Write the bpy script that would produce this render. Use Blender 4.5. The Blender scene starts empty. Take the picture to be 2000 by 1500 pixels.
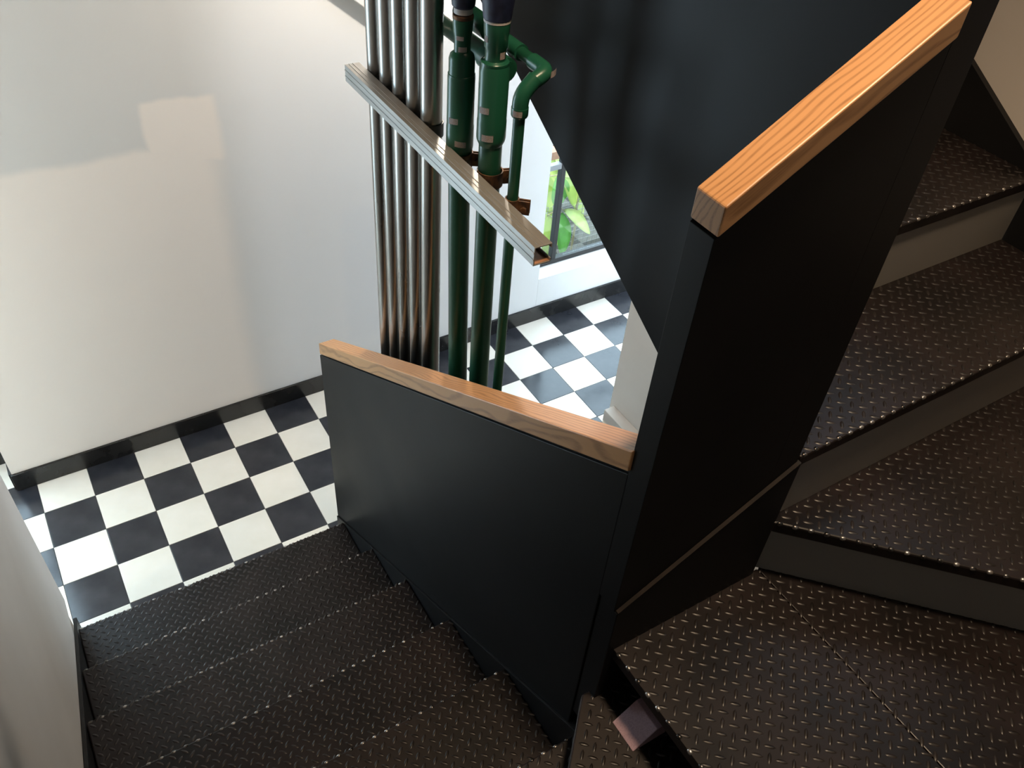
import bpy, bmesh, math, random
from mathutils import Vector, Matrix
random.seed(7)
D = bpy.data
scene = bpy.context.scene
COL = scene.collection

# ------------------------------------------------------------------ camera
cam = D.cameras.new('camera'); camo = D.objects.new('camera', cam); COL.objects.link(camo)
cam.sensor_width = 36.0; cam.lens = 1669.65 / 2000 * 36.0; cam.clip_start = 0.02
R0 = Vector((0.85440693, -0.51517356, 0.06771256))
R1 = Vector((-0.30872793, -0.608144, -0.73133299))
R2 = Vector((0.41794241, 0.60395121, -0.67865092))
CAM = Vector((0.34042, -2.98982, 2.93276))
m = Matrix((R0, -R1, -R2)).transposed().to_4x4(); m.translation = CAM
camo.matrix_world = m
scene.camera = camo

# ------------------------------------------------------------------ world, lamp, exposure
world = D.worlds.new('sky'); scene.world = world; world.use_nodes = True
bg = world.node_tree.nodes['Background']
bg.inputs[0].default_value = (0.68, 0.82, 1.0, 1); bg.inputs[1].default_value = 8.6
sun = D.lights.new('sun', 'SUN'); sun.energy = 9.0; sun.angle = 0.02; sun.color = (1.0, 0.93, 0.80)
suno = D.objects.new('sun', sun); COL.objects.link(suno)
suno.rotation_euler = Vector((-0.04, 0.03, -1.0)).to_track_quat('-Z', 'Y').to_euler()
def portal(loc, sx, sy, direction):
    l = D.lights.new('daylight_portal', 'AREA'); l.shape = 'RECTANGLE'; l.size = sx; l.size_y = sy
    l.cycles.is_portal = True
    o = D.objects.new('daylight_portal', l); COL.objects.link(o); o.location = loc
    o.rotation_euler = Vector(direction).to_track_quat('-Z', 'Y').to_euler()
scene.view_settings.view_transform = 'Standard'; scene.view_settings.look = 'None'
scene.view_settings.exposure = 0.2; scene.view_settings.gamma = 1.0
scene.view_settings.use_curve_mapping = False
LAMP_POWER = 360.0
WARM_FILL_POWER = 38.0
HALL_FILL_POWER = 32.0

# ------------------------------------------------------------------ materials
def mat(name, col, rough=0.5, metal=0.0, spec=0.5, coat=0.0):
    M = D.materials.new(name); M.use_nodes = True
    b = M.node_tree.nodes['Principled BSDF']
    b.inputs['Base Color'].default_value = (*col, 1); b.inputs['Roughness'].default_value = rough
    b.inputs['Metallic'].default_value = metal; b.inputs['Specular IOR Level'].default_value = spec
    b.inputs['Coat Weight'].default_value = coat
    return M
def nd(M, kind, **kw):
    n = M.node_tree.nodes.new(kind)
    for k, v in kw.items(): setattr(n, k, v)
    return n
def lk(M, a, b): M.node_tree.links.new(a, b)
def bsdf(M): return M.node_tree.nodes['Principled BSDF']
def noisy(M, c1, c2, scale, detail=4, lo=0.35, hi=0.65, coord='Object', stretch=None, bump=0.0, bdist=0.002, rough=None):
    tc = nd(M, 'ShaderNodeTexCoord'); src = tc.outputs[coord]
    if stretch:
        mp = nd(M, 'ShaderNodeMapping'); mp.inputs['Scale'].default_value = stretch
        lk(M, src, mp.inputs[0]); src = mp.outputs[0]
    nz = nd(M, 'ShaderNodeTexNoise'); nz.inputs['Scale'].default_value = scale; nz.inputs['Detail'].default_value = detail
    lk(M, src, nz.inputs['Vector'])
    rp = nd(M, 'ShaderNodeValToRGB'); rp.color_ramp.elements[0].position = lo; rp.color_ramp.elements[1].position = hi
    rp.color_ramp.elements[0].color = (*c1, 1); rp.color_ramp.elements[1].color = (*c2, 1)
    lk(M, nz.outputs['Fac'], rp.inputs[0]); lk(M, rp.outputs[0], bsdf(M).inputs['Base Color'])
    if rough:
        mr = nd(M, 'ShaderNodeMapRange'); mr.inputs['To Min'].default_value = rough[0]; mr.inputs['To Max'].default_value = rough[1]
        lk(M, nz.outputs['Fac'], mr.inputs[0]); lk(M, mr.outputs[0], bsdf(M).inputs['Roughness'])
    if bump:
        bp = nd(M, 'ShaderNodeBump'); bp.inputs['Strength'].default_value = bump; bp.inputs['Distance'].default_value = bdist
        lk(M, nz.outputs['Fac'], bp.inputs['Height']); lk(M, bp.outputs[0], bsdf(M).inputs['Normal'])
    return M
M_wall = noisy(mat('white_paint_warm_shaded', (.72, .71, .69), .65), (.60, .555, .505), (.66, .615, .565), 2.2, 5, bump=.06, bdist=.004)  # white paint with lamp warmth and shade put into the colour
M_white = noisy(mat('white_paint_lit', (.8, .79, .77), .6), (.76, .755, .74), (.82, .815, .80), 3)  # lit copy of the same white paint, brightness kept in the colour
M_slab = noisy(mat('plaster', (.7, .69, .67), .7), (.66, .65, .63), (.74, .73, .71), 3)
M_tw = noisy(mat('white_cement_tile', (.8, .79, .73), .16, coat=.0), (.74, .715, .63), (.80, .775, .70), 7, 5, rough=(.10, .24))
M_tb = noisy(mat('black_cement_tile', (.02, .021, .026), .16), (.017, .019, .025), (.034, .036, .042), 9, 6, rough=(.08, .26))
M_grout = mat('grout', (.30, .29, .26), .8)
M_bb = noisy(mat('black_baseboard', (.012, .011, .011), .25), (.008, .008, .008), (.018, .017, .016), 9, 6, rough=(.2, .34))
M_blk = noisy(mat('black_steel_paint', (.012, .012, .013), .34, spec=.16), (.0065, .0065, .0070), (.0095, .0095, .0100), 3, 4, rough=(.40, .54))
M_tread = noisy(mat('dark_checker_plate', (.03, .022, .02), .34, spec=.30), (.0055, .0044, .0042), (.013, .0085, .0080), 6, 5, rough=(.30, .46))
M_lug = noisy(mat('worn_checker_lugs', (.03, .026, .025), .28, spec=.38), (.008, .0065, .006), (.018, .0145, .0135), 40, 3, rough=(.30, .46))
M_worn_glint = noisy(mat('worn_nosing_glints', (.3, .29, .28), .3, .9), (.05, .048, .046), (.42, .40, .38), 35, 3, lo=.42, hi=.62, rough=(.2, .4))  # bright metal on nosing lugs: wear, with edge glints put into the colour
M_edge = noisy(mat('brown_edge_strip', (.05, .035, .028), .65, spec=.2), (.006, .0045, .0036), (.014, .009, .007), 20, 4)
M_riser = mat('grey_riser_paint', (.22, .21, .19), .25)
M_pink = noisy(mat('pinkish_primer', (.34, .22, .25), .8), (.30, .2, .225), (.38, .25, .28), 300, 2)
M_galv = noisy(mat('galvanised_conduit', (.5, .49, .46), .32, 1.0), (.27, .265, .25), (.40, .39, .37), 14, 4, stretch=(1, 1, .15), rough=(.22, .36))
M_strut = noisy(mat('galvanised_strut', (.6, .58, .55), .45, .55), (.32, .315, .30), (.44, .43, .41), 16, 5, stretch=(1, .12, 1), rough=(.3, .5))
M_rust = noisy(mat('rusty_steel', (.10, .06, .04), .6, .5), (.05, .035, .03), (.22, .11, .05), 60, 4)
M_cut = noisy(mat('rusty_inside', (.3, .15, .08), .6, .4), (.10, .06, .05), (.40, .19, .09), 30, 3)
M_green = noisy(mat('green_pipe', (.010, .075, .042), .33), (.009, .066, .036), (.013, .085, .048), 12, 3)
M_green2 = mat('green_fitting', (.014, .095, .055), .28)
M_navy = noisy(mat('navy_tape', (.012, .018, .05), .5), (.008, .012, .035), (.022, .03, .075), 40, 4, bump=.3, bdist=.002)
M_ringw = mat('white_tape', (.6, .56, .54), .5)
M_frame = mat('dark_window_steel', (.018, .018, .018), .45)
M_frame2 = mat('grey_window_steel', (.30, .31, .32), .4)
M_terra = noisy(mat('terracotta', (.45, .18, .09), .8), (.38, .15, .08), (.5, .22, .12), 12)
M_wire = mat('white_wire', (.12, .125, .12), .5)
M_soil = noisy(mat('garden_soil', (.05, .055, .035), .9), (.002, .0025, .0015), (.008, .008, .004), 12)  # near-black soil: shade under the foliage is put into the colour
M_hedge = noisy(mat('dark_hedge_wall', (.03, .045, .025), .9), (.004, .006, .003), (.02, .028, .012), 14, 6)
M_stem = mat('plant_stem', (.16, .13, .06), .7)
M_shade = mat('lamp_metal', (.5, .48, .45), .4, .6)
# repainted patch on the back wall: its own slightly warmer white
def patched_wall():
    M = D.materials.new('white_paint_with_touch_ups'); M.use_nodes = True
    b = bsdf(M); b.inputs['Roughness'].default_value = .62
    tc = nd(M, 'ShaderNodeTexCoord'); sp = nd(M, 'ShaderNodeSeparateXYZ')
    nz = nd(M, 'ShaderNodeTexNoise'); nz.inputs['Scale'].default_value = 5; nz.inputs['Detail'].default_value = 5
    lk(M, tc.outputs['Object'], nz.inputs['Vector'])
    mixv = nd(M, 'ShaderNodeMixRGB', blend_type='LINEAR_LIGHT'); mixv.inputs[0].default_value = .025
    lk(M, tc.outputs['Object'], mixv.inputs[1]); lk(M, nz.outputs['Color'], mixv.inputs[2])
    lk(M, mixv.outputs[0], sp.inputs[0])
    def step(out, edge, width, up):
        mr = nd(M, 'ShaderNodeMapRange', interpolation_type='SMOOTHSTEP')
        mr.inputs['From Min'].default_value = edge - width; mr.inputs['From Max'].default_value = edge + width
        mr.inputs['To Min'].default_value = 0.0 if up else 1.0; mr.inputs['To Max'].default_value = 1.0 if up else 0.0
        lk(M, out, mr.inputs[0]); return mr.outputs[0]
    def mul(a, c, op='MULTIPLY'):
        n = nd(M, 'ShaderNodeMath', operation=op); lk(M, a, n.inputs[0]); lk(M, c, n.inputs[1]); return n.outputs[0]
    X, Z = sp.outputs[0], sp.outputs[2]
    a = mul(step(X, .99, .06, False), step(Z, 1.395, .02, False))
    c = mul(mul(step(X, .765, .012, True), step(X, 1.02, .02, False)), mul(step(Z, 1.565, .012, False), step(Z, 1.3, .02, True)))
    patch = mul(a, c, 'MAXIMUM')
    d = mul(mul(step(X, 1.45, .03, True), step(X, 1.62, .03, False)), mul(step(Z, .95, .04, False), step(Z, .25, .05, True)))
    n2 = nd(M, 'ShaderNodeTexNoise'); n2.inputs['Scale'].default_value = 1.6; n2.inputs['Detail'].default_value = 6
    lk(M, tc.outputs['Object'], n2.inputs['Vector'])
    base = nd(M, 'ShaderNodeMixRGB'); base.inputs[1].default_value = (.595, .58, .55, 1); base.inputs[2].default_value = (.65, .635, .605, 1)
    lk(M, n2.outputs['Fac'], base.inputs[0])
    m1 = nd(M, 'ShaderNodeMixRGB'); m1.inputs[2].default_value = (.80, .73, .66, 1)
    rb = nd(M, 'ShaderNodeMixRGB'); rb.inputs[1].default_value = (.74, .735, .72, 1); rb.inputs[2].default_value = (.80, .795, .785, 1)  # paler base right of the patch: brighter light put into the paint
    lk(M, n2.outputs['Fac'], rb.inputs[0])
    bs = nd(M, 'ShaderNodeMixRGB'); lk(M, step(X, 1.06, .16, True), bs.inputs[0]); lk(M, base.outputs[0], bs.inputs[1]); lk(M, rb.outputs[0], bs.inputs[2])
    lk(M, patch, m1.inputs[0]); lk(M, bs.outputs[0], m1.inputs[1])
    m2 = nd(M, 'ShaderNodeMixRGB'); m2.inputs[2].default_value = (.72, .73, .74, 1)
    half = nd(M, 'ShaderNodeMath', operation='MULTIPLY'); half.inputs[1].default_value = .5
    lk(M, d, half.inputs[0]); lk(M, half.outputs[0], m2.inputs[0]); lk(M, m1.outputs[0], m2.inputs[1])
    lk(M, m2.outputs[0], b.inputs['Base Color'])
    bp = nd(M, 'ShaderNodeBump'); bp.inputs['Strength'].default_value = .08; bp.inputs['Distance'].default_value = .004
    lk(M, nz.outputs['Fac'], bp.inputs['Height']); lk(M, bp.outputs[0], b.inputs['Normal'])
    return M
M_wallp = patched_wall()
def oak(name, c_lo, c_hi, c_dark):
    M = D.materials.new(name); M.use_nodes = True
    b = bsdf(M); b.inputs['Roughness'].default_value = .38
    tc = nd(M, 'ShaderNodeTexCoord')
    mp = nd(M, 'ShaderNodeMapping'); mp.inputs['Scale'].default_value = (1.1, 9, 9); lk(M, tc.outputs['Object'], mp.inputs[0])
    nz = nd(M, 'ShaderNodeTexNoise'); nz.inputs['Scale'].default_value = 3.0; nz.inputs['Detail'].default_value = 6; lk(M, mp.outputs[0], nz.inputs['Vector'])
    mpn = nd(M, 'ShaderNodeMapping'); mpn.inputs['Scale'].default_value = (3.2, 14, 14); lk(M, tc.outputs['Object'], mpn.inputs[0])
    nn = nd(M, 'ShaderNodeTexNoise'); nn.inputs['Scale'].default_value = 1.0; nn.inputs['Detail'].default_value = 2; lk(M, mpn.outputs[0], nn.inputs['Vector'])
    sep = nd(M, 'ShaderNodeSeparateXYZ'); lk(M, tc.outputs['Object'], sep.inputs[0])
    ad = nd(M, 'ShaderNodeMath', operation='MULTIPLY_ADD'); ad.inputs[1].default_value = .045; lk(M, nn.outputs['Fac'], ad.inputs[0]); lk(M, sep.outputs[1], ad.inputs[2])
    ad2 = nd(M, 'ShaderNodeMath', operation='MULTIPLY_ADD'); ad2.inputs[1].default_value = .35; lk(M, sep.outputs[2], ad2.inputs[0]); lk(M, ad.outputs[0], ad2.inputs[2])
    cmb = nd(M, 'ShaderNodeCombineXYZ'); lk(M, ad2.outputs[0], cmb.inputs[0])
    wv = nd(M, 'ShaderNodeTexWave', wave_type='BANDS', bands_direction='X'); wv.inputs['Scale'].default_value = 36
    lk(M, cmb.outputs[0], wv.inputs['Vector'])
    r1 = nd(M, 'ShaderNodeMixRGB'); r1.inputs[1].default_value = (*c_lo, 1); r1.inputs[2].default_value = (*c_hi, 1); lk(M, nz.outputs['Fac'], r1.inputs[0])
    rp = nd(M, 'ShaderNodeValToRGB'); rp.color_ramp.elements[0].position = .0; rp.color_ramp.elements[1].position = .42
    rp.color_ramp.elements[0].color = (1, 1, 1, 1); rp.color_ramp.elements[1].color = (0, 0, 0, 1); lk(M, wv.outputs['Fac'], rp.inputs[0])
    mp3 = nd(M, 'ShaderNodeMapping'); mp3.inputs['Scale'].default_value = (40, 520, 520); lk(M, tc.outputs['Object'], mp3.inputs[0])
    n3 = nd(M, 'ShaderNodeTexNoise'); n3.inputs['Scale'].default_value = 1.0; n3.inputs['Detail'].default_value = 2; lk(M, mp3.outputs[0], n3.inputs['Vector'])
    mu = nd(M, 'ShaderNodeMath', operation='MULTIPLY'); lk(M, rp.outputs[0], mu.inputs[0]); lk(M, n3.outputs['Fac'], mu.inputs[1])
    mx = nd(M, 'ShaderNodeMixRGB'); mx.inputs[2].default_value = (*c_dark, 1); lk(M, mu.outputs[0], mx.inputs[0]); lk(M, r1.outputs[0], mx.inputs[1])
    lk(M, mx.outputs[0], b.inputs['Base Color'])
    return M
M_oak = oak('oiled_oak', (.50, .25, .105), (.62, .335, .15), (.20, .085, .03))
def glass_mat():
    M = D.materials.new('window_glass'); M.use_nodes = True; nt = M.node_tree
    for n in list(nt.nodes): nt.nodes.remove(n)
    o = nt.nodes.new('ShaderNodeOutputMaterial'); mx = nt.nodes.new('ShaderNodeMixShader'); mx.inputs[0].default_value = .06
    t = nt.nodes.new('ShaderNodeBsdfTransparent'); t.inputs[0].default_value = (.93, .98, .96, 1)
    g = nt.nodes.new('ShaderNodeBsdfGlossy'); g.inputs['Roughness'].default_value = .02
    nt.links.new(t.outputs[0], mx.inputs[1]); nt.links.new(g.outputs[0], mx.inputs[2]); nt.links.new(mx.outputs[0], o.inputs[0])
    return M
M_glass = glass_mat()
def leaf_mat(name, c1, c2):
    M = mat(name, c1, .35)
    noisy(M, c1, c2, 18, 3)
    nt = M.node_tree; b = bsdf(M)
    tr = nt.nodes.new('ShaderNodeBsdfTranslucent'); tr.inputs[0].default_value = (c2[0] * 1.3, c2[1] * 1.2, c2[2], 1)
    mx = nt.nodes.new('ShaderNodeMixShader'); mx.inputs[0].default_value = .35
    out = [n for n in nt.nodes if n.type == 'OUTPUT_MATERIAL'][0]
    nt.links.new(b.outputs[0], mx.inputs[1]); nt.links.new(tr.outputs[0], mx.inputs[2]); nt.links.new(mx.outputs[0], out.inputs[0])
    return M
M_leaf = [leaf_mat('leaf_green', (.10, .30, .05), (.16, .42, .08)), leaf_mat('leaf_yellow_green', (.30, .42, .08), (.42, .52, .14)), leaf_mat('leaf_pale', (.46, .56, .22), (.56, .64, .32))]
def sticker_mat():
    M = mat('printed_sticker', (.55, .5, .49), .6)
    tc = nd(M, 'ShaderNodeTexCoord')
    br = nd(M, 'ShaderNodeTexBrick'); br.inputs['Color1'].default_value = (.50, .24, .20, 1); br.inputs['Color2'].default_value = (.30, .22, .22, 1)
    br.inputs['Mortar'].default_value = (.74, .71, .70, 1); br.inputs['Scale'].default_value = 1; br.inputs['Mortar Size'].default_value = .018
    br.inputs['Brick Width'].default_value = .12; br.inputs['Row Height'].default_value = .2
    mp = nd(M, 'ShaderNodeMapping'); mp.inputs['Scale'].default_value = (1, 1, 1); lk(M, tc.outputs['UV'], mp.inputs[0]); lk(M, mp.outputs[0], br.inputs['Vector'])
    nz = nd(M, 'ShaderNodeTexNoise'); nz.inputs['Scale'].default_value = 14; lk(M, tc.outputs['UV'], nz.inputs['Vector'])
    rp = nd(M, 'ShaderNodeValToRGB'); rp.color_ramp.elements[0].position = .48; rp.color_ramp.elements[1].position = .6; lk(M, nz.outputs['Fac'], rp.inputs[0])
    mx = nd(M, 'ShaderNodeMixRGB'); mx.inputs[2].default_value = (.76, .73, .72, 1); lk(M, rp.outputs[0], mx.inputs[0]); lk(M, br.outputs[0], mx.inputs[1])
    lk(M, mx.outputs[0], bsdf(M).inputs['Base Color'])
    return M
M_stick = sticker_mat()

# ------------------------------------------------------------------ helpers
def link(name, me, material=None, parent=None, loc=None):
    o = D.objects.new(name, me); COL.objects.link(o)
    if material is not None and not me.materials: me.materials.append(material)
    if loc is not None: o.location = loc
    if parent is not None:
        o.parent = parent
        o.matrix_parent_inverse = parent_world(parent).inverted()
    return o
def parent_world(p):
    w = Matrix.LocRotScale(p.location, p.rotation_euler, None)
    if p.parent: w = parent_world(p.parent) @ p.matrix_parent_inverse @ w
    return w
def bm_mesh(bm, name, smooth=False):
    me = D.meshes.new(name); bm.normal_update(); bm.to_mesh(me); bm.free()
    if smooth:
        for p in me.polygons: p.use_smooth = True
    return me
def bevel(bm, w, seg=2):
    if w: bmesh.ops.bevel(bm, geom=[e for e in bm.edges if e.calc_face_angle(0) > .3], offset=w, segments=seg, profile=.5, affect='EDGES')
def box_bm(a, b, bev=0.0, bm=None):
    bm2 = bmesh.new()
    vs = [bm2.verts.new((x, y, z)) for x in (a[0], b[0]) for y in (a[1], b[1]) for z in (a[2], b[2])]
    for f in ((0, 1, 3, 2), (4, 6, 7, 5), (0, 4, 5, 1), (2, 3, 7, 6), (0, 2, 6, 4), (1, 5, 7, 3)): bm2.faces.new([vs[i] for i in f])
    bmesh.ops.recalc_face_normals(bm2, faces=bm2.faces)
    bevel(bm2, bev)
    if bm is None: return bm2
    me = D.meshes.new('t'); bm2.to_mesh(me); bm2.free(); bm.from_mesh(me); D.meshes.remove(me); return bm
def prism_bm(pts, axis, lo, hi, bev=0.0):
    """polygon extruded along axis; pts are the two other coordinates in xyz order"""
    def P(p, t):
        if axis == 0: return (t, p[0], p[1])
        if axis == 1: return (p[0], t, p[1])
        return (p[0], p[1], t)
    bm = bmesh.new()
    A = [bm.verts.new(P(p, lo)) for p in pts]; B = [bm.verts.new(P(p, hi)) for p in pts]
    bm.faces.new(A); bm.faces.new(B); n = len(pts)
    for i in range(n): bm.faces.new((A[i], A[(i + 1) % n], B[(i + 1) % n], B[i]))
    bmesh.ops.recalc_face_normals(bm, faces=bm.faces)
    bevel(bm, bev)
    return bm
def box(name, a, b, material, parent=None, bev=0.0): return link(name, bm_mesh(box_bm(a, b, bev), name), material, parent)
def prism(name, pts, axis, lo, hi, material, parent=None, bev=0.0): return link(name, bm_mesh(prism_bm(pts, axis, lo, hi, bev), name), material, parent)
def lathe_bm(p0, p1, prof, seg=28, bm=None):
    """prof: list of (t along p0->p1 in metres, radius)"""
    p0 = Vector(p0); p1 = Vector(p1); ax = (p1 - p0).normalized()
    u = ax.orthogonal().normalized(); v = ax.cross(u)
    bm = bm or bmesh.new(); rings = []
    for t, r in prof:
        c = p0 + ax * t
        rings.append([bm.verts.new(c + (u * math.cos(2 * math.pi * i / seg) + v * math.sin(2 * math.pi * i / seg)) * r) for i in range(seg)])
    for a, b in zip(rings, rings[1:]):
        for i in range(seg): bm.faces.new((a[i], a[(i + 1) % seg], b[(i + 1) % seg], b[i]))
    bm.faces.new(rings[0][::-1]); bm.faces.new(rings[-1])
    bmesh.ops.recalc_face_normals(bm, faces=bm.faces)
    return bm
def smooth_sharp(me, ang=.6):
    for p in me.polygons: p.use_smooth = True
    bm = bmesh.new(); bm.from_mesh(me)
    for e in bm.edges: e.smooth = e.calc_face_angle(0) < ang
    bm.to_mesh(me); bm.free(); return me
def lathe(name, p0, p1, prof, material, parent=None, seg=28):
    return link(name, smooth_sharp(bm_mesh(lathe_bm(p0, p1, prof, seg), name)), material, parent)
def tube(name, pts, r, material, parent=None, seg=20, rad=0.02):
    """round tube along a polyline with rounded bends"""
    path = [Vector(pts[0])]
    for a, b, c in zip(pts, pts[1:], pts[2:]):
        a, b, c = Vector(a), Vector(b), Vector(c)
        d1 = (a - b).normalized(); d2 = (c - b).normalized()
        k = min(rad, (a - b).length * .49, (c - b).length * .49)
        for i in range(7):
            t = i / 6; path.append((b + d1 * k) * (1 - t) ** 2 + b * 2 * t * (1 - t) + (b + d2 * k) * t ** 2)
    path.append(Vector(pts[-1]))
    bm = bmesh.new(); rings = []; u = None
    for i, p in enumerate(path):
        t = (path[min(i + 1, len(path) - 1)] - path[max(i - 1, 0)]).normalized()
        u = t.orthogonal().normalized() if u is None else (u - t * u.dot(t)).normalized()
        v = t.cross(u)
        rings.append([bm.verts.new(p + (u * math.cos(2 * math.pi * j / seg) + v * math.sin(2 * math.pi * j / seg)) * r) for j in range(seg)])
    for a, b in zip(rings, rings[1:]):
        for j in range(seg): bm.faces.new((a[j], a[(j + 1) % seg], b[(j + 1) % seg], b[j]))
    bm.faces.new(rings[0][::-1]); bm.faces.new(rings[-1]); bmesh.ops.recalc_face_normals(bm, faces=bm.faces)
    return link(name, smooth_sharp(bm_mesh(bm, name), .9), material, parent)
def empty(name, loc):
    o = D.objects.new(name, None); COL.objects.link(o); o.location = loc; o.empty_display_size = .1; return o
def tag(o, label=None, cat=None, group=None, kind=None):
    if label: o['label'] = label
    if cat: o['category'] = cat
    if group: o['group'] = group
    if kind: o['kind'] = kind
    return o
def struct(o, label=None):
    o['kind'] = 'structure'
    if label: o['label'] = label
    return o

# ------------------------------------------------------------------ shell
TS = 0.2; OY = 0.02946          # tile size, tile grid offset from the baseboard face
XL, XR, YB = 0.015, 2.47, -3.43  # stair walls
ZC = 5.1
floor = struct(box('floor', (-2.6, -3.6, -.16), (5.3, .098, -.006), M_grout), 'checkerboard cement tile floor of the hall below the stairs')
struct(box('floor_recess', (-2.6, .0985, -.16), (-.0705, .45, -.006), M_grout), 'tiled floor of the recess at the far left')
def tile_mesh(name, material):
    me = bm_mesh(box_bm((.0008, .0008, -.012), (TS - .0008, TS - .0008, 0), .0012), name); me.materials.append(material); return me
me_w, me_b = tile_mesh('white_tile', M_tw), tile_mesh('black_tile', M_tb)
def put_tile(u, v):
    link('tile', me_b if (u + v) % 2 else me_w, None, floor, (u * TS, OY - (v + 1) * TS, 0))
for v in range(0, 6):
    for u in range(-7, 20):
        put_tile(u, v)
for u in range(-9, 0): put_tile(u, -1)
for v in range(6, 9):
    for u in range(-7, -1): put_tile(u, v)
# back wall with its baseboard; its face stands 12 mm behind the baseboard face
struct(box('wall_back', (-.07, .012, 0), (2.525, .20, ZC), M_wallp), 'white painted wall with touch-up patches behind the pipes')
def bbrd(name, a, b, label): return struct(box(name, a, b, M_bb, None, .002), label)
bbrd('baseboard_back', (-.075, 0, 0), (5.2, .0118, .094), 'black baseboard running along the foot of the back wall')
bbrd('baseboard_jamb', (-.082, 0.0125, 0), (-.0705, .2, .094), 'short black baseboard on the end of the back wall')
struct(prism('trim_1', [(1.25, 2.075), (1.80, 1.628), (1.80, 1.82), (1.25, 2.267)], 1, -.035, .0115, M_slab, None, .003), 'sloped plaster band on the back wall behind the conduits')
# right parapet and window opening
def parapet():
    o = prism('wall_parapet', [(.0125, 0), (.0125, .27), (.055, .305), (.098, .305), (.098, 0)], 0, 2.5255, 5.2, M_white, None, .002)
    return struct(o, 'low white parapet wall below the garden window')
parapet()
struct(box('wall_lintel', (2.5255, .012, 2.3), (5.2, .20, ZC), M_white), 'white wall above the garden window')
# left: set-back wall with a second window
struct(box('wall_recess', (-2.6, .2005, 0), (-.0705, .40, .30), M_white), 'low white wall below the window at the far left')
struct(box('wall_recess_lintel', (-2.6, .2005, 2.3), (-.0705, .40, ZC), M_white), 'white wall above the window at the far left')
bbrd('baseboard_recess', (-2.6, .188, 0), (-.0825, .2003, .094), 'black baseboard in the bright recess at the far left')
# stair enclosure
struct(box('wall_left', (XL - .13, YB, .2005), (XL, -.80, ZC), M_wall, None, .004), 'plaster wall on the left of the descending steps')
struct(box('baseboard_left', (XL - .125, YB, 0), (XL - .012, -.80, .20), noisy(mat('brown_baseboard', (.30, .22, .16), .4), (.26, .18, .13), (.42, .34, .26), 8), None, .003), 'brownish plinth at the foot of the left stair wall')
struct(box('wall_right_plinth', (XR - .06, YB + .01, 0), (XR - .0005, -.80, .07), M_wall, None, .003), 'low plaster kerb at the foot of the wall under the rising steps')
def wall_right():
    # solid wall with a high window opening
    bm = bmesh.new()
    y0, y1, wy0, wy1, wz0, wz1 = YB, -.77, -2.70, -1.60, 2.76, 3.0
    for a, b in (((y0, 0), (y1, wz0)), ((y0, wz1), (y1, ZC)), ((y0, wz0), (wy0, wz1)), ((wy1, wz0), (y1, wz1))):
        box_bm((XR, a[0], a[1]), (XR + .13, b[0], b[1]), 0, bm)
    bmesh.ops.remove_doubles(bm, verts=bm.verts, dist=1e-5)
    return struct(link('wall_right', bm_mesh(bm, 'wall_right'), M_wall), 'plaster wall on the right of the rising steps')
wall_right()
struct(box('wall_front', (XL - .13, YB - .13, 0), (XR + .13, YB - .0005, ZC), M_wall), 'plaster wall behind the winder steps')
struct(box('wall_far_left', (-2.73, -2.0, 0), (-2.6, .40, 2.52), M_white), 'white wall at the left end of the hall')
struct(box('wall_far_right', (5.2, -1.8, 0), (5.33, .20, .25), M_white), 'low wall at the right end of the hall')
struct(box('wall_left_room', (-2.6, -2.0, 0), (XL - .131, -1.87, 2.52), M_white), 'white wall of the room left of the stairs')
struct(box('wall_right_room', (XR + .131, -1.93, 0), (5.2, -1.8, 2.52), M_white), 'white wall of the room right of the stairs')
# upper floor slab over the hall, and the roof
struct(box('ceiling_hall', (-2.6, -.78, 2.52), (5.2, .011, 2.70), M_slab), 'white ceiling slab over the hall')
struct(box('ceiling_left_room', (-2.6, -2.0, 2.521), (XL - .131, -.7805, 2.70), M_slab), 'white ceiling of the room left of the stairs')
struct(box('ceiling_right_room', (XR + .131, -1.93, 2.521), (5.2, -.7805, 2.70), M_slab), 'white ceiling of the room right of the stairs')
struct(box('ceiling', (XL - .2, YB - .2, ZC), (XR + .2, .25, ZC + .15), M_slab), 'roof slab above the stairwell')
struct(box('wall_upper_left', (XL - .13, -.7995, 2.7005), (XL, .0115, ZC), M_wall), 'white upper wall left of the stairwell')
struct(box('wall_upper_right', (XR, -.7695, 2.7005), (XR + .13, .0115, ZC), M_wall), 'white upper wall right of the stairwell')
# daylight openings
portal((3.86, .30, 1.3), 2.66, 2.0, (0, -1, 0))
portal((-1.33, .45, 1.3), 2.5, 2.0, (0, -1, 0))
portal((5.3, -.9, 1.4), 2.0, 2.3, (-1, 0, 0))
portal((XR + .2, -2.15, 2.88), 1.1, .24, (-1, 0, 0))

# ------------------------------------------------------------------ windows
def window(name, x0, x1, z0, z1, y, mull, trans, label):
    w = empty(name, ((x0 + x1) / 2, y, z0)); struct(w, label)
    t = .028
    box('frame', (x0, y, z0), (x1, y + .035, z0 + t), M_frame, w, .002)
    box('frame', (x0, y, z1 - t), (x1, y + .035, z1), M_frame, w, .002)
    box('frame', (x0, y, z0 + t + .0002), (x0 + .014, y + .035, z1 - t - .0002), M_frame, w, .002)
    box('frame', (x1 - .014, y, z0 + t + .0002), (x1, y + .035, z1 - t - .0002), M_frame, w, .002)
    for mx in mull: box('mullion', (mx - .013, y, z0 + t + .0002), (mx + .013, y + .035, z1 - t - .0002), M_frame, w, .002)
    edges = [x0 + .014] + [e for mx in mull for e in (mx - .013, mx + .013)] + [x1 - .014]
    for a, b in zip(edges[::2], edges[1::2]):
        for tz in trans: box('transom', (a + .0002, y + .002, tz - .014), (b - .0002, y + .033, tz + .014), M_frame2, w, .002)
        box('pane', (a + .0005, y + .016, z0 + t + .0005), (b - .0005, y + .0195, z1 - t - .0005), M_glass, w)
    return w
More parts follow.
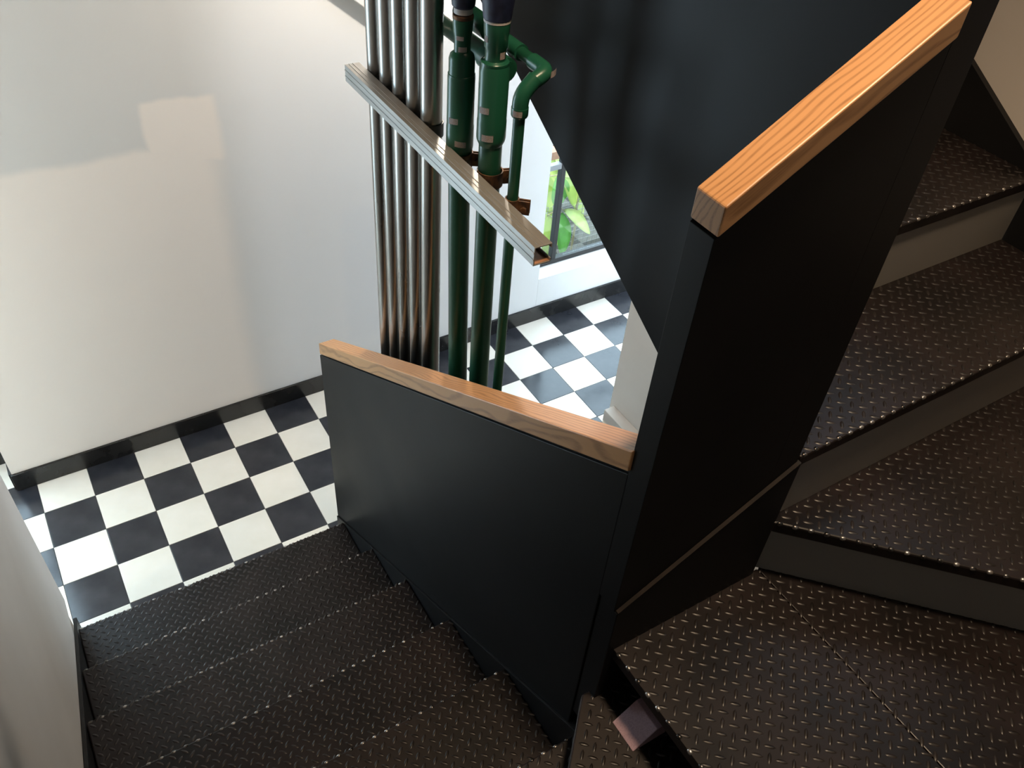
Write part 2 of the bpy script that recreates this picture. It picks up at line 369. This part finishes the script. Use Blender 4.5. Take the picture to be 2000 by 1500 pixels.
window('window_1', 2.528, 5.198, .306, 2.298, .062, [2.645, 3.45, 4.3], [.885], 'dark steel garden window seen under the stair stringer')
window('window_2', -2.598, -.0725, .302, 2.298, .26, [-1.45], [.9], 'steel window in the recess at the far left')

# ------------------------------------------------------------------ garden
struct(box('garden_ground', (-.06, .21, -.2), (9, 5, -.05), M_soil), 'garden soil outside, coloured dark for the foliage shade')
struct(box('garden_wall', (1.5, 2.6, -.05), (9, 2.75, 1.15), M_hedge), 'dark overgrown wall across the garden')
fence = empty('wire_fence', (3.3, .52, -.05)); tag(fence, 'white welded wire fence behind the plant leaves outside the window', 'fence')
bm = bmesh.new()
for i in range(42): box_bm((2.62 + i * .036, .519, -.05), (2.6228 + i * .036, .5215, .72), 0, bm)
link('vertical_wires', bm_mesh(bm, 'vertical_wires'), M_wire, fence)['kind'] = 'stuff'
bm = bmesh.new()
for i in range(21): box_bm((2.60, .5165, -.03 + i * .036), (4.12, .519, -.0272 + i * .036), 0, bm)
link('horizontal_wires', bm_mesh(bm, 'horizontal_wires'), M_wire, fence)['kind'] = 'stuff'
def leaf_mesh(L, W, curl, k):
    bm = bmesh.new(); n = 12; rows = []
    for i in range(n + 1):
        t = i / n; w = W * (math.sin(math.pi * min(1, t * .93 + .04)) ** .8) * (1 - .18 * t)
        y = t * L; z = -curl * L * t * t
        rows.append([bm.verts.new((s * w, y, z + abs(s) * w * .28)) for s in (-1, -.5, 0, .5, 1)])
    for a, b in zip(rows, rows[1:]):
        for j in range(4): bm.faces.new((a[j], a[j + 1], b[j + 1], b[j]))
    bmesh.ops.solidify(bm, geom=bm.faces[:], thickness=.0012)
    me = bm_mesh(bm, 'leaf', True); me.materials.append(M_leaf[k]); return me
def plant(name, base, label, leaves, group):
    p = empty(name, base); tag(p, label, 'plant', group)
    top = max(l[0][2] for l in leaves)
    tube('stem', [base, (base[0] + .02, base[1] + .01, (base[2] + top) * .5), (base[0] - .01, base[1], top)], .007, M_stem, p, 8)
    for (pos, tip, L, W, k, curl) in leaves:
        o = link('leaf', leaf_mesh(L, W, curl, k), None, None)
        yv = (Vector(tip) - Vector(pos)).normalized(); view = (CAM - Vector(pos)).normalized()
        view = (view + Vector((.25, -.1, .7))).normalized()
        xv = yv.cross(view).normalized(); zv = xv.cross(yv)
        mt = Matrix((xv, yv, zv)).transposed().to_4x4(); mt.translation = Vector(pos)
        o.parent = p; o.matrix_parent_inverse = parent_world(p).inverted()
        o.matrix_basis = mt
        pt = Vector(pos); st = Vector((base[0], base[1], min(pt.z + .03, top)))
        if (pt - st).length > .02: tube('leaf_stalk', [st, pt], .003, M_stem, p, 6)
def Wp(px, py, Y):
    d = R0 * ((px - 1000) / 1669.65) + R1 * ((py - 750) / 1669.65) + R2
    return CAM + d * ((Y - CAM.y) / d.y)
def lv(a, b, ya, W, k, curl=.15, yb=None):
    p = Wp(*a, ya); t = Wp(*b, ya if yb is None else yb); return (tuple(p), tuple(t), (t - p).length, W, k, curl)
gb = Wp(1090, 299, .30)
struct(box('garden_ledge', (gb.x - .30, .28, gb.z - .022), (gb.x, .34, gb.z + .022), M_terra), 'orange terracotta ledge outside the window')
plant('broadleaf_plant', (2.86, .36, -.05), 'broad-leaved green plant close outside the garden window', [
    lv((1096, 416), (1108, 508), .33, .055, 0), lv((1102, 412), (1166, 452), .34, .055, 2), lv((1088, 345), (1098, 408), .35, .07, 0),
    lv((1100, 350), (1135, 402), .36, .065, 1), lv((1070, 420), (1072, 520), .38, .06, 1), lv((1070, 345), (1084, 410), .40, .065, 1),
    lv((1062, 455), (1066, 515), .42, .06, 0)], 'garden plants')
plant('broadleaf_plant', (3.05, .44, -.05), 'broad-leaved pale plant further along the garden window behind the wire', [
    lv((1140, 395), (1180, 440), .47, .05, 1), lv((1130, 380), (1150, 330), .46, .05, 0), lv((1120, 370), (1095, 310), .46, .055, 2), lv((1100, 365), (1070, 300), .47, .055, 1),
    lv((1150, 420), (1210, 420), .47, .05, 2)], 'garden plants')

plant('broadleaf_plant', (2.95, .74, -.05), 'tall broad-leaved plant at the back of the garden strip behind the wire', [
    lv((1060, 380), (1075, 470), .66, .09, 1), lv((1075, 330), (1110, 395), .68, .09, 1), lv((1100, 335), (1070, 290), .70, .08, 2), lv((1110, 380), (1150, 420), .72, .07, 1),
    lv((1085, 430), (1062, 510), .66, .08, 1), lv((1120, 350), (1160, 380), .7, .07, 2)], 'garden plants')

# ------------------------------------------------------------------ staircase
RS = .18; G = .2915; Y0 = -.928
def yn(k): return Y0 - G * k
XI = 1.025                      # stair side of the inner panel of the lower flight
XU = 1.408                      # stair side of the panel of the upper flight
YM = -2.394                     # stair side of the cross panel
stair = empty('staircase', (.5, -.95, 0))
tag(stair, 'black steel winder staircase with checker plate treads and oak capped panels', 'staircase')
LUG_D = .0217
def inside(p, poly):
    x, y = p; c = False; n = len(poly)
    for i in range(n):
        x1, y1 = poly[i]; x2, y2 = poly[(i + 1) % n]
        if (y1 > y) != (y2 > y) and x < (x2 - x1) * (y - y1) / (y2 - y1) + x1: c = not c
    return c
def inset_ok(p, poly, m=.002):
    return all(inside((p[0] + dx * m, p[1] + dy * m), poly) for dx, dy in ((1, 1), (1, -1), (-1, 1), (-1, -1)))
LL, LW, LH = .0122, .0042, .0013
def lugs(poly, z, parent, ox=0., oy=0., edge=None):
    V = []; F = []
    xs = [p[0] for p in poly]; ys = [p[1] for p in poly]; s = LUG_D / math.sqrt(2)
    n = int(max(max(xs) - min(xs), max(ys) - min(ys)) / LUG_D * 1.6) + 4
    cx, cy = (min(xs) + max(xs)) / 2 + ox, (min(ys) + max(ys)) / 2 + oy
    for i in range(-n, n):
        for j in range(-n, n):
            x = cx + (i - j) * s; y = cy + (i + j) * s
            if not (min(xs) < x < max(xs) and min(ys) < y < max(ys)) or not inset_ok((x, y), poly): continue
            a = math.pi / 4 if (i + j) % 2 else -math.pi / 4
            ca, sa = math.cos(a), math.sin(a); b = len(V)
            ring = [(-1, 0), (-.55, -.82), (0, -1), (.55, -.82), (1, 0), (.55, .82), (0, 1), (-.55, .82)]
            for (q, r, h) in [(p[0], p[1], 0) for p in ring] + [(p[0] * .72, p[1] * .5, 1) for p in ring]:
                lx, ly = q * LL, r * LW
                V.append((x + lx * ca - ly * sa, y + lx * sa + ly * ca, z + (h * LH if h else -.0003)))
            for t in range(8): F.append((b + t, b + (t + 1) % 8, b + 8 + (t + 1) % 8, b + 8 + t))
            F.append(tuple(b + 8 + t for t in range(8)))
    nf = len(F)
    if edge:                                     # lugs folded over the nosing
        (x0, y0), (x1, y1), (nx, ny) = edge; Ld = math.hypot(x1 - x0, y1 - y0); tx, ty = (x1 - x0) / Ld, (y1 - y0) / Ld
        t = .012
        while t < Ld - .01:
            bx, by, bz = x0 + tx * t - nx * .0030, y0 + ty * t - ny * .0030, z - .0030; b = len(V)
            la = .0062 + .0016 * math.sin(t * 613.0)
            for i in range(5):
                ph = -1.2 + 2.4 * i / 4; cr = math.cos(ph); sr = math.sin(ph) * la
                for q in range(8):
                    th = 2 * math.pi * q / 8; aa = math.cos(th) * .0052 * cr; cc = math.sin(th) * .0052 * cr
                    V.append((bx + tx * sr + nx * aa, by + ty * sr + ny * aa, bz + cc))
            for i in range(4):
                for q in range(8): F.append((b + i * 8 + q, b + i * 8 + (q + 1) % 8, b + (i + 1) * 8 + (q + 1) % 8, b + (i + 1) * 8 + q))
            F.append(tuple(b + q for q in range(7, -1, -1))); F.append(tuple(b + 32 + q for q in range(8)))
            t += .0307
    me = D.meshes.new('raised_lugs'); me.from_pydata(V, [], F)
    for p in me.polygons: p.use_smooth = True
    me.materials.append(M_lug); me.materials.append(M_worn_glint)
    for p in me.polygons[nf:]: p.material_index = 1
    o = link('raised_lugs', me, None, parent); o['kind'] = 'stuff'; return o
TT = .030
def tread(poly, z, lug=True, ox=0., oy=0., edge=None, bev=.004):
    o = prism('tread', poly, 2, z - TT, z, M_tread, stair, bev)
    if lug: lugs(poly, z, o, ox, oy, edge)
    return o
def rect(x0, x1, y0, y1): return [(x0, y0), (x1, y0), (x1, y1), (x0, y1)]
XT0 = XL + .014
# lower flight, steps 1-5
for k in range(5):
    tread(rect(XT0, XI - .006, yn(k + 1) - .005, yn(k)), RS * (k + 1), True, random.uniform(0, .02), random.uniform(0, .02), ((XT0, yn(k)), (XI - .006, yn(k)), (0, 1)))
    box('riser', (XT0 + .002, yn(k) - .035, RS * k + .0005), (XI - .010, yn(k) - .025, RS * (k + 1) - TT - .0005), M_riser, stair)
# winders
D0 = (XI + .005, YM + .012)
z6, z7, z8, z9 = RS * 6, RS * 7, RS * 8, RS * 9
dg = (D0[0] - XT0)
tread([(XT0, yn(5)), (XI - .006, yn(5)), (D0[0], D0[1] - .06), (XT0 + .09, YB + .01), (XT0, YB + .01)], z6, True, 0, 0, ((XT0, yn(5)), (XI - .006, yn(5)), (0, 1)))
tread([(D0[0] - .02, D0[1]), (XT0 + .02, D0[1] - dg + .02), (XT0 + .02, YB + .01), (1.122, YB + .01), (1.122, D0[1] - .004), (D0[0], D0[1])], z7)
tread([(1.045, YM - .002), (1.045, YB + .004), (1.4291, YB + .004), (1.4291, YM - .002)], z8, True, .004, 0, ((1.045, YM - .01), (1.045, YB + .01), (-1, 0)), .002)
tread([(1.4309, YM - .003), (1.4309, YB + .004), (XR - .02, YB + .004), (XR - .02, YB + .09), (1.475, YM - .003)], z8, True, .002, .006, None, .002)
DX = XR - .02
DE = DX - .03
tread([(1.405, YM - .008), (DE, YM - .008 - (DE - 1.405)), (DX, YM - .008 - (DE - 1.405)), (DX, YM + .02), (1.412, YM + .02)], z9, True, 0, 0, ((1.405, YM - .008), (DE, YM - .008 - (DE - 1.405)), (-.7071, -.7071)))
def diag_riser():
    a, b = (1.412, YM + .020), (DX - .03, YM - .004 - (DX - .03 - 1.436))
    n = (.7071 * .008, .7071 * .008)
    prism('riser', [a, b, (b[0] + n[0], b[1] + n[1]), (a[0] + n[0], a[1] + n[1])], 2, z8 + .0005, z9 - TT - .0005, M_riser, stair)
diag_riser()
box('riser', (1.115, YB + .02, z7 + .0005), (1.123, YM - .01, z8 - TT - .0005), M_blk, stair)
prism('support_wedge', [(1.030, z7 + .0006), (1.083, z7 + .044), (1.113, z7 + .044), (1.113, z7 + .0006)], 1, -2.532, -2.462, M_pink, stair, .0015)['label'] = 'pinkish sloped support block between two winder steps'
a, b = (D0[0] - .035, D0[1] - .035), (XT0 + .06, D0[1] - dg + .02)
prism('riser', [a, b, (b[0] + .006, b[1] - .006), (a[0] + .006, a[1] - .006)], 2, z6 + .0005, z7 - TT - .0005, M_blk, stair)
box('riser', (XT0 + .002, yn(5) - .035, RS * 5 + .0005), (XI - .010, yn(5) - .025, z6 - TT - .0005), M_riser, stair)
# upper flight
GU = .302
def yu(k): return YM + GU * k
for k in range(5):
    z = RS * (10 + k)
    tread(rect(XU + .006, DX, yu(k), yu(k + 1) + .012), z, True, .003 * k, .005, ((XU + .006, yu(k)), (DX, yu(k)), (0, -1)))
    box('riser', (XU + .010, yu(k) + .006, z - RS + .0005), (DX - .004, yu(k) + .014, z - TT - .0005), M_riser, stair)
# stringers: top edge on the nosing line, standing a little proud of the panels
sl = RS / G; slu = RS / GU
def zl(y): return RS + (Y0 - y) * sl
prism('inner_stringer', [(-.846, 0), (-.846, zl(-.846)), (YM + .002, zl(YM)), (YM + .002, zl(YM) - .30), (-1.30, 0)], 0, XI - .005, XI + .045, M_blk, stair, .0015)
XS0, XS1 = XI + .002, XU - .002
prism('wall_stringer', [(-.83, 0), (-.83, zl(-.83)), (YM + .002, zl(YM)), (YM + .002, zl(YM) - .30), (-1.30, 0)], 0, XL + .0005, XL + .012, M_blk, stair, .0015)
def zm(x): return 1.583 + (x - 1.04) * .565
prism('cross_stringer', [(XI + .003, 1.12), (XI + .003, zm(XI)), (1.4115, zm(1.4115)), (1.4115, 1.42)], 1, YM - .0075, YM + .044, M_blk, stair, .0015)
def zu(y): return RS * 10 + (y - YM) * slu
prism('wall_stringer', [(YM - .02, RS * 9 - .05), (YM - .02, zu(YM - .02) + .005), (-.79, zu(-.79)), (-.79, zu(-.79) - .34)], 0, DX + .0005, XR - .0005, M_blk, stair, .001)
prism('edge_strip', [(XI + .004, zm(XI + .004) + .0003), (XI + .004, zm(XI + .004) + .0028), (1.404, zm(1.404) + .0028), (1.404, zm(1.404) + .0003)], 1, YM - .0085, YM - .0004, M_edge, stair, .0006)
prism('edge_strip', [(-.85, zl(-.85) + .0003), (-.85, zl(-.85) + .0022), (YM + .004, zl(YM + .004) + .0022), (YM + .004, zl(YM + .004) + .0003)], 0, XI - .0062, XI - .0004, M_blk, stair, .0006)
# panels with their oak caps
def cap(parent, p0, p1, w, h):
    """oak bar from p0 to p1 (centre of its bottom face), plumb-cut ends"""
    p0, p1 = Vector(p0), Vector(p1); d = p1 - p0; run = math.hypot(d.x, d.y); hd = Vector((d.x / run, d.y / run, 0)); sd = Vector((-hd.y, hd.x, 0))
    L = d.length; ax = d.normalized(); up = sd.cross(ax) * -1
    if up.z < 0: up = -up
    sgn = d.z / run
    bm = bmesh.new(); vs = []
    for t in (0, L):
        for s in (-w / 2, w / 2):
            for q in (0, h):
                vs.append(bm.verts.new((t + q * sgn, s, q)))
    for f in ((0, 1, 3, 2), (4, 6, 7, 5), (0, 4, 5, 1), (2, 3, 7, 6), (0, 2, 6, 4), (1, 5, 7, 3)): bm.faces.new([vs[i] for i in f])
    bmesh.ops.recalc_face_normals(bm, faces=bm.faces); bevel(bm, .0022)
    o = link('oak_cap', bm_mesh(bm, 'oak_cap'), M_oak)
    yv = up.cross(ax)
    mt = Matrix((ax, yv, up)).transposed().to_4x4(); mt.translation = p0
    o.parent = parent; o.matrix_parent_inverse = parent_world(parent).inverted(); o.matrix_basis = mt
    o['label'] = 'oak handrail cap'
    return o
PT = .046
PT3 = .062          # upper side panel
def ztop(y): return 1.016 + (-.88 - y) * .6115
lp = prism('panel', [(-.845, zl(-.845) + .001), (-.845, ztop(-.845)), (YM + PT - .001, ztop(YM + PT)), (YM + PT - .001, zl(YM + PT) + .001)], 0, XI, XI + PT, M_blk, stair, .0015)
lp['label'] = 'lower black steel side panel'
cap(lp, (XI + PT / 2 - .001, -.862, ztop(-.862) + .009), (XI + PT / 2 - .001, YM + PT - .003, ztop(YM + PT - .003) + .009), .054, .040)
prism('cap_batten', [(-.85, ztop(-.85) - .004), (-.85, ztop(-.85) + .0095), (YM + PT - .004, ztop(YM + PT - .004) + .0095), (YM + PT - .004, ztop(YM + PT - .004) - .004)], 0, XI + .005, XI + PT - .005, M_blk, lp)
def zmt(x): return 2.383 + (x - XI) * .60
mp = prism('panel', [(XI + .0005, zm(XI) + .001), (XI + .0005, zmt(XI)), (XU - PT3 - .0003, zmt(XU - PT3)), (XU - PT3 - .0003, zm(XU - PT3) + .001)], 1, YM, YM + PT, M_blk, stair, .0008)
mp['label'] = 'narrow black steel cross panel at the turn'
cap(mp, (XI - .002, YM + PT / 2 - .004, zmt(XI - .002) + .008), (XU - PT3 - .004, YM + PT / 2 - .004, zmt(XU - PT3 - .004) + .008), .052, .036)
prism('cap_batten', [(XI + .006, zmt(XI) - .004), (XI + .006, zmt(XI + .006) + .0085), (XU - PT3 - .006, zmt(XU - PT3 - .006) + .0085), (XU - PT3 - .006, zmt(XU - PT3) - .004)], 1, YM + .005, YM + PT - .005, M_blk, mp)
def zub(y): return 1.811 + (y + 2.049) * .5750
up_ = prism('panel', [(YM + .0002, zub(YM)), (YM + .0002, 2.93), (-.80, 2.93 + 1.59 * .59), (-.80, zub(-.80))], 0, XU - PT3, XU, M_blk, stair, .0008)
up_['label'] = 'tall black steel side panel of the upper flight'
cap(up_, (XU - PT3 / 2, YM - .01, 2.938), (XU - PT3 / 2, -.80, 2.938 + 1.594 * .59), .070, .040)

# ------------------------------------------------------------------ pipes
ZT = 4.95
def conduit(y, label):
    o = lathe('steel_conduit', (1.163, y, .001), (1.163, y, ZT), [(0, .0242), (ZT - .001, .0242)], M_galv)
    return tag(o, label, 'conduit', 'galvanised conduits in the stairwell')
for y, lab in zip((-1.1063, -1.1762, -1.2465, -1.3190, -1.3927), (
        'leftmost of the five upright galvanised conduits, farthest from the green pipes',
        'second upright galvanised conduit from the left in the row of five',
        'middle one of the five upright galvanised conduits',
        'fourth upright galvanised conduit from the left in the row of five',
        'rightmost upright galvanised conduit, next to the green pipes')):
    conduit(y, lab)
# strut channel, open towards the pipes
strut = empty('strut_channel', (1.12, -1.49, 2.023)); tag(strut, 'galvanised channel bar fixed across the conduits and green pipes', 'channel')
sx0, sx1, sz0, sz1, th, lip = 1.10, 1.1385, 2.023, 2.064, .0026, .009
prof = [(sx1, sz0 + lip), (sx1, sz0), (sx0, sz0), (sx0, sz1), (sx1, sz1), (sx1, sz1 - lip), (sx1 - th, sz1 - lip), (sx1 - th, sz1 - th), (sx0 + th, sz1 - th), (sx0 + th, sz0 + th), (sx1 - th, sz0 + th), (sx1 - th, sz0 + lip)]
ch = prism('channel', prof, 1, -1.925, -1.055, M_strut, strut, .0006)
for zz in (2.036, 2.051): box('pressed_ridge', (sx0 - .0012, -1.9248, zz - .0016), (sx0 + .0002, -1.0552, zz + .0016), M_strut, strut, .0008)
for xx in (1.111, 1.121): box('pressed_ridge', (xx - .0014, -1.9248, sz1 - .0002), (xx + .0014, -1.0552, sz1 + .0009), M_strut, strut, .0006)
prism('rusty_lining', [(sx0 + th + .0003, sz0 + th + .0003), (sx1 - th - .0003, sz0 + th + .0003), (sx1 - th - .0003, sz0 + th + .0012), (sx0 + th + .0003, sz0 + th + .0012)], 1, -1.924, -1.056, M_cut, strut)
def clamp(x, y, z, r, bolt_dir, material=M_rust, bolt=True):
    seg = 28; bm = bmesh.new()
    ri, ro, h = r + .0006, r + .0032, .016
    R_ = []
    for rr, zz in ((ri, -h), (ro, -h), (ro, h), (ri, h)):
        R_.append([bm.verts.new((x + math.cos(2 * math.pi * i / seg) * rr, y + math.sin(2 * math.pi * i / seg) * rr, z + zz)) for i in range(seg)])
    for q in range(4):
        A, B = R_[q], R_[(q + 1) % 4]
        for i in range(seg): bm.faces.new((A[i], A[(i + 1) % seg], B[(i + 1) % seg], B[i]))
    bmesh.ops.recalc_face_normals(bm, faces=bm.faces)
    c = link('pipe_clamp', bm_mesh(bm, 'pipe_clamp'), material, strut)
    if bolt:
        d = Vector(bolt_dir).normalized(); s = Vector((-d.y, d.x, 0)); p = Vector((x, y, z)) + d * (ro + .011)
        bm = bmesh.new()
        for k in (-1, 1):
            q = p + s * .0045 * k
            mt = Matrix((d, s, Vector((0, 0, 1)))).transposed().to_4x4(); mt.translation = q
            b2 = box_bm((-.013, -.0018, -.015), (.011, .0018, .015), .001); b2.transform(mt)
            me = D.meshes.new('t'); b2.to_mesh(me); b2.free(); bm.from_mesh(me); D.meshes.remove(me)
        link('ear', bm_mesh(bm, 'ear'), material, c)
        lathe('bolt', p - s * .016, p + s * .018, [(0, .0065), (.006, .0065), (.0061, .0034), (.034, .0034)], M_rust, c, 6)
    return c
for i, y in enumerate((-1.1063, -1.1762, -1.2465, -1.3190, -1.3927)):
    clamp(1.163, y, 2.042, .0242, (1, .2, 0), M_frame, False)

LABEL_SEG = 8
def sticker(parent, x, y, z, r, ang, w, h, tilt=0.0):
    """small printed sticker wrapped round a pipe; ang points from the axis towards the viewer"""
    bm = bmesh.new(); uv = bm.loops.layers.uv.new('UVMap'); da = w / r; G_ = []
    for i in range(LABEL_SEG + 1):
        a = ang + da * (i / LABEL_SEG - .5); dz = tilt * (i / LABEL_SEG - .5) * w
        G_.append([(bm.verts.new((x + math.cos(a) * (r + .0006), y + math.sin(a) * (r + .0006), z + dz + s * h / 2)), i / LABEL_SEG, (s + 1) / 2) for s in (-1, 1)])
    for a, b in zip(G_, G_[1:]):
        f = bm.faces.new((a[0][0], b[0][0], b[1][0], a[1][0]))
        for lp_, q in zip(f.loops, (a[0], b[0], b[1], a[1])): lp_[uv].uv = (q[1], q[2])
    bmesh.ops.solidify(bm, geom=bm.faces[:], thickness=-.0003)
    return link('sticker', bm_mesh(bm, 'sticker'), M_stick, parent)
def view_ang(x, y): return math.atan2(CAM.y - y, CAM.x - x)
def pipe_thing(x, y, y_low, label, base_r, rows, rings, stickers, tapes):
    """vertical plastic pipe; rows = (z, r) profile of the stepped fittings above the plain pipe"""
    t = empty('green_pipe', (x, y_low, 0)); tag(t, label, 'pipe', 'green plastic water pipes')
    zb = rows[0][0]
    lathe('pipe', (x, y_low, .001), (x, y, zb + .01), [(0, base_r), ((Vector((x, y, zb + .01)) - Vector((x, y_low, .001))).length, base_r)], M_green, t)
    f = lathe('fitting', (x, y, zb), (x, y, rows[-1][0]), [(z - zb, r) for z, r in rows], M_green2, t, 36)
    for z, r, h, mt_ in rings: lathe('collar', (x, y, z - h), (x, y, z + h), [(0, r), (.001, r + .0012), (2 * h - .001, r + .0012), (2 * h, r)], mt_, t, 24)
    va = view_ang(x, y)
    for (z, r, da, w, h, tl) in stickers: sticker(t, x, y, z, r, va + da, w, h, tl)
    for (z0, z1, r0, r1) in tapes: lathe('tape_wrap', (x, y, z0), (x, y, z1), [(0, r0 * .85), (.004, r0), ((z1 - z0) * .5, (r0 + r1) / 2 * 1.05), (z1 - z0, r1)], M_navy, t, 20)
    return t
# first green pipe
def ribs(z0, z1, r): return []
pA = pipe_thing(1.165, -1.5196, -1.60, 'left green water pipe with a thick sleeve and navy tape at its top', .0242,
    [(2.040, .0243), (2.055, .0285), (2.062, .0292), (2.105, .0292), (2.108, .0284), (2.212, .0284), (2.216, .0265), (2.247, .0265), (2.256, .0238), (2.262, .0165), (2.284, .0165), (2.289, .0168), (2.300, .0190), (2.322, .0205), (2.326, .0190), (2.331, .0190)],
    [(2.329, .0195, .004, M_rust), (2.341, .0175, .006, M_ringw), (2.216, .0268, .002, M_green2)],
    [(2.075, .0292, .05, .024, .013, -.15), (2.124, .0284, -.55, .022, .013, .1), (2.293, .0175, -.3, .015, .011, .0), (2.270, .0168, .05, .017, .010, .0)],
    [(2.346, 2.46, .0225, .03)])
lathe('riser_pipe', (1.165, -1.5196, 2.45), (1.165, -1.5196, ZT), [(0, .024), (ZT - 2.45, .024)], M_green, pA)
pB = pipe_thing(1.170, -1.6374, -1.652, 'middle green water pipe with the widest sleeve and a large navy taped union', .0236,
    [(2.118, .0238), (2.128, .0285), (2.134, .0295), (2.170, .0295), (2.173, .0288), (2.272, .0292), (2.276, .0275), (2.286, .0262), (2.290, .0200), (2.310, .0200), (2.314, .0222), (2.335, .0228), (2.338, .0236), (2.358, .0246), (2.364, .0240)],
    [(2.2845, .0262, .003, M_green2), (2.362, .0240, .003, M_ringw)],
    [(2.142, .0295, -.25, .024, .014, .05), (2.197, .0288, -.6, .022, .013, .1), (2.332, .0226, -.95, .010, .014, .0), (2.302, .0200, .75, .012, .013, .0)],
    [(2.362, 2.48, .0262, .036)])
lathe('riser_pipe', (1.170, -1.6374, 2.47), (1.170, -1.6374, ZT), [(0, .024), (ZT - 2.47, .024)], M_green, pB)
# third, thin pipe with its elbows and the run along the row
xC, yC = 1.155, -1.757
pC = empty('green_pipe', (xC, -1.744, 0)); tag(pC, 'thin green water pipe on the right with two elbows at its top', 'pipe', 'green plastic water pipes')
lathe('pipe', (xC, -1.744, .001), (xC, yC, 2.25), [(0, .0111), (2.249, .0111)], M_green, pC)
zE = 2.262
E2 = (1.211, yC + .004, zE + .043)
tube('elbow', [(xC, yC, zE - .026), (xC, yC, zE + .010), (xC + .030, yC + .002, zE + .036)], .0152, M_green2, pC, 22, .022)
tube('elbow', [(xC + .022, yC + .0015, zE + .029), E2, (E2[0], E2[1] + .050, E2[2])], .0145, M_green2, pC, 22, .024)
tube('pipe_run', [(E2[0], E2[1] + .045, E2[2]), (E2[0], -1.42, E2[2])], .0115, M_green, pC, 18)
tube('coupling', [(E2[0], E2[1] + .090, E2[2]), (E2[0], E2[1] + .150, E2[2])], .0155, M_green2, pC, 22)
tube('coupling', [(E2[0], -1.545, E2[2]), (E2[0], -1.43, E2[2])], .021, M_green2, pC, 22)
lathe('collar', (xC, yC, zE - .030), (xC, yC, zE - .012), [(0, .0145), (.003, .0160), (.018, .0160)], M_green2, pC)
sticker(pC, xC, yC, zE - .020, .0161, view_ang(xC, yC) - .25, .018, .011, .0)
sticker(pC, E2[0], E2[1], E2[2] + .002, .0150, view_ang(*E2[:2]) + .9, .014, .012, .3)
# thick run behind the two big pipes
pD = empty('green_pipe', (1.225, -1.52, 2.22)); tag(pD, 'short thick green pipe running level behind the upright green pipes', 'pipe', 'green plastic water pipes')
tube('pipe_run', [(1.232, -1.585, 2.235), (1.232, -1.30, 2.235)], .020, M_green, pD, 22)
tube('coupling', [(1.232, -1.58, 2.235), (1.232, -1.50, 2.235)], .0255, M_green2, pD, 22)
# clamps of the green pipes on the channel
clamp(1.165, -1.5235, 2.032, .0245, (.8, -.5, 0))
clamp(1.170, -1.6415, 2.046, .0242, (.9, -.3, 0))
clamp(xC, -1.7545, 2.045, .0113, (.75, -.65, 0))

# ------------------------------------------------------------------ lamps
lamp = empty('ceiling_spotlight', (1.12, -2.55, 4.85)); tag(lamp, 'round ceiling downlight above the turn of the stairs', 'lamp')
lathe('rod', (1.12, -2.55, 4.97), (1.12, -2.55, 5.099), [(0, .012), (.129, .012)], M_shade, lamp, 10)
def hollow(name, c, z0, z1, r0, r1, t, parent):
    bm = bmesh.new(); seg = 28; rings = []
    for r, z in ((r0, z0), (r1, z1), (.004, z1), (.004, z1 - t), (r1 - t, z1 - t), (r0 - t, z0)):
        rings.append([bm.verts.new((c[0] + math.cos(2 * math.pi * i / seg) * r, c[1] + math.sin(2 * math.pi * i / seg) * r, z)) for i in range(seg)])
    for a, b in zip(rings, rings[1:] + rings[:1]):
        for i in range(seg): bm.faces.new((a[i], a[(i + 1) % seg], b[(i + 1) % seg], b[i]))
    bmesh.ops.recalc_face_normals(bm, faces=bm.faces)
    return link(name, smooth_sharp(bm_mesh(bm, name)), M_shade, parent)
hollow('shade', (1.12, -2.55), 4.82, 4.97, .09, .05, .003, lamp)
ll = D.lights.new('lamp_light', 'SPOT'); ll.energy = LAMP_POWER; ll.color = (1.0, .74, .49); ll.shadow_soft_size = .14
ll.spot_size = math.radians(58); ll.spot_blend = 1.0
lo = D.objects.new('lamp_light', ll); COL.objects.link(lo); lo.location = (1.12, -2.55, 4.80); lo.rotation_euler = Vector((.48, .25, -2.8)).to_track_quat('-Z', 'Y').to_euler(); lo.parent = lamp; lo.matrix_parent_inverse = parent_world(lamp).inverted()
hl = empty('warm_fill_lamp', (-1.8, -1.3, 2.28)); tag(hl, 'added warm fill lamp, unseen in the room left of the stairs', 'lamp')  # unseen lamp added to warm the left part of the back wall
lathe('cord', (-1.8, -1.3, 2.33), (-1.8, -1.3, 2.5205), [(0, .004), (.1905, .004)], M_shade, hl, 8)
hollow('shade', (-1.8, -1.3), 2.25, 2.33, .10, .03, .003, hl)
l2 = D.lights.new('warm_fill_light', 'POINT'); l2.energy = WARM_FILL_POWER; l2.color = (1.0, .74, .48); l2.shadow_soft_size = .06
o2 = D.objects.new('warm_fill_light', l2); COL.objects.link(o2); o2.location = (-1.8, -1.3, 2.21); o2.parent = hl; o2.matrix_parent_inverse = parent_world(hl).inverted()

dl = empty('hall_fill_lamp', (1.75, -.52, 2.50)); tag(dl, 'added fill lamp, unseen under the hall ceiling near the conduits', 'lamp')  # unseen lamp added to brighten the middle wall and the nosing edges
hollow('shade', (1.75, -.52), 2.455, 2.5195, .045, .045, .003, dl)
l3 = D.lights.new('hall_fill_light', 'POINT'); l3.energy = HALL_FILL_POWER; l3.color = (1.0, .88, .74); l3.shadow_soft_size = .03
o3 = D.objects.new('hall_fill_light', l3); COL.objects.link(o3); o3.location = (1.75, -.52, 2.44); o3.parent = dl; o3.matrix_parent_inverse = parent_world(dl).inverted()
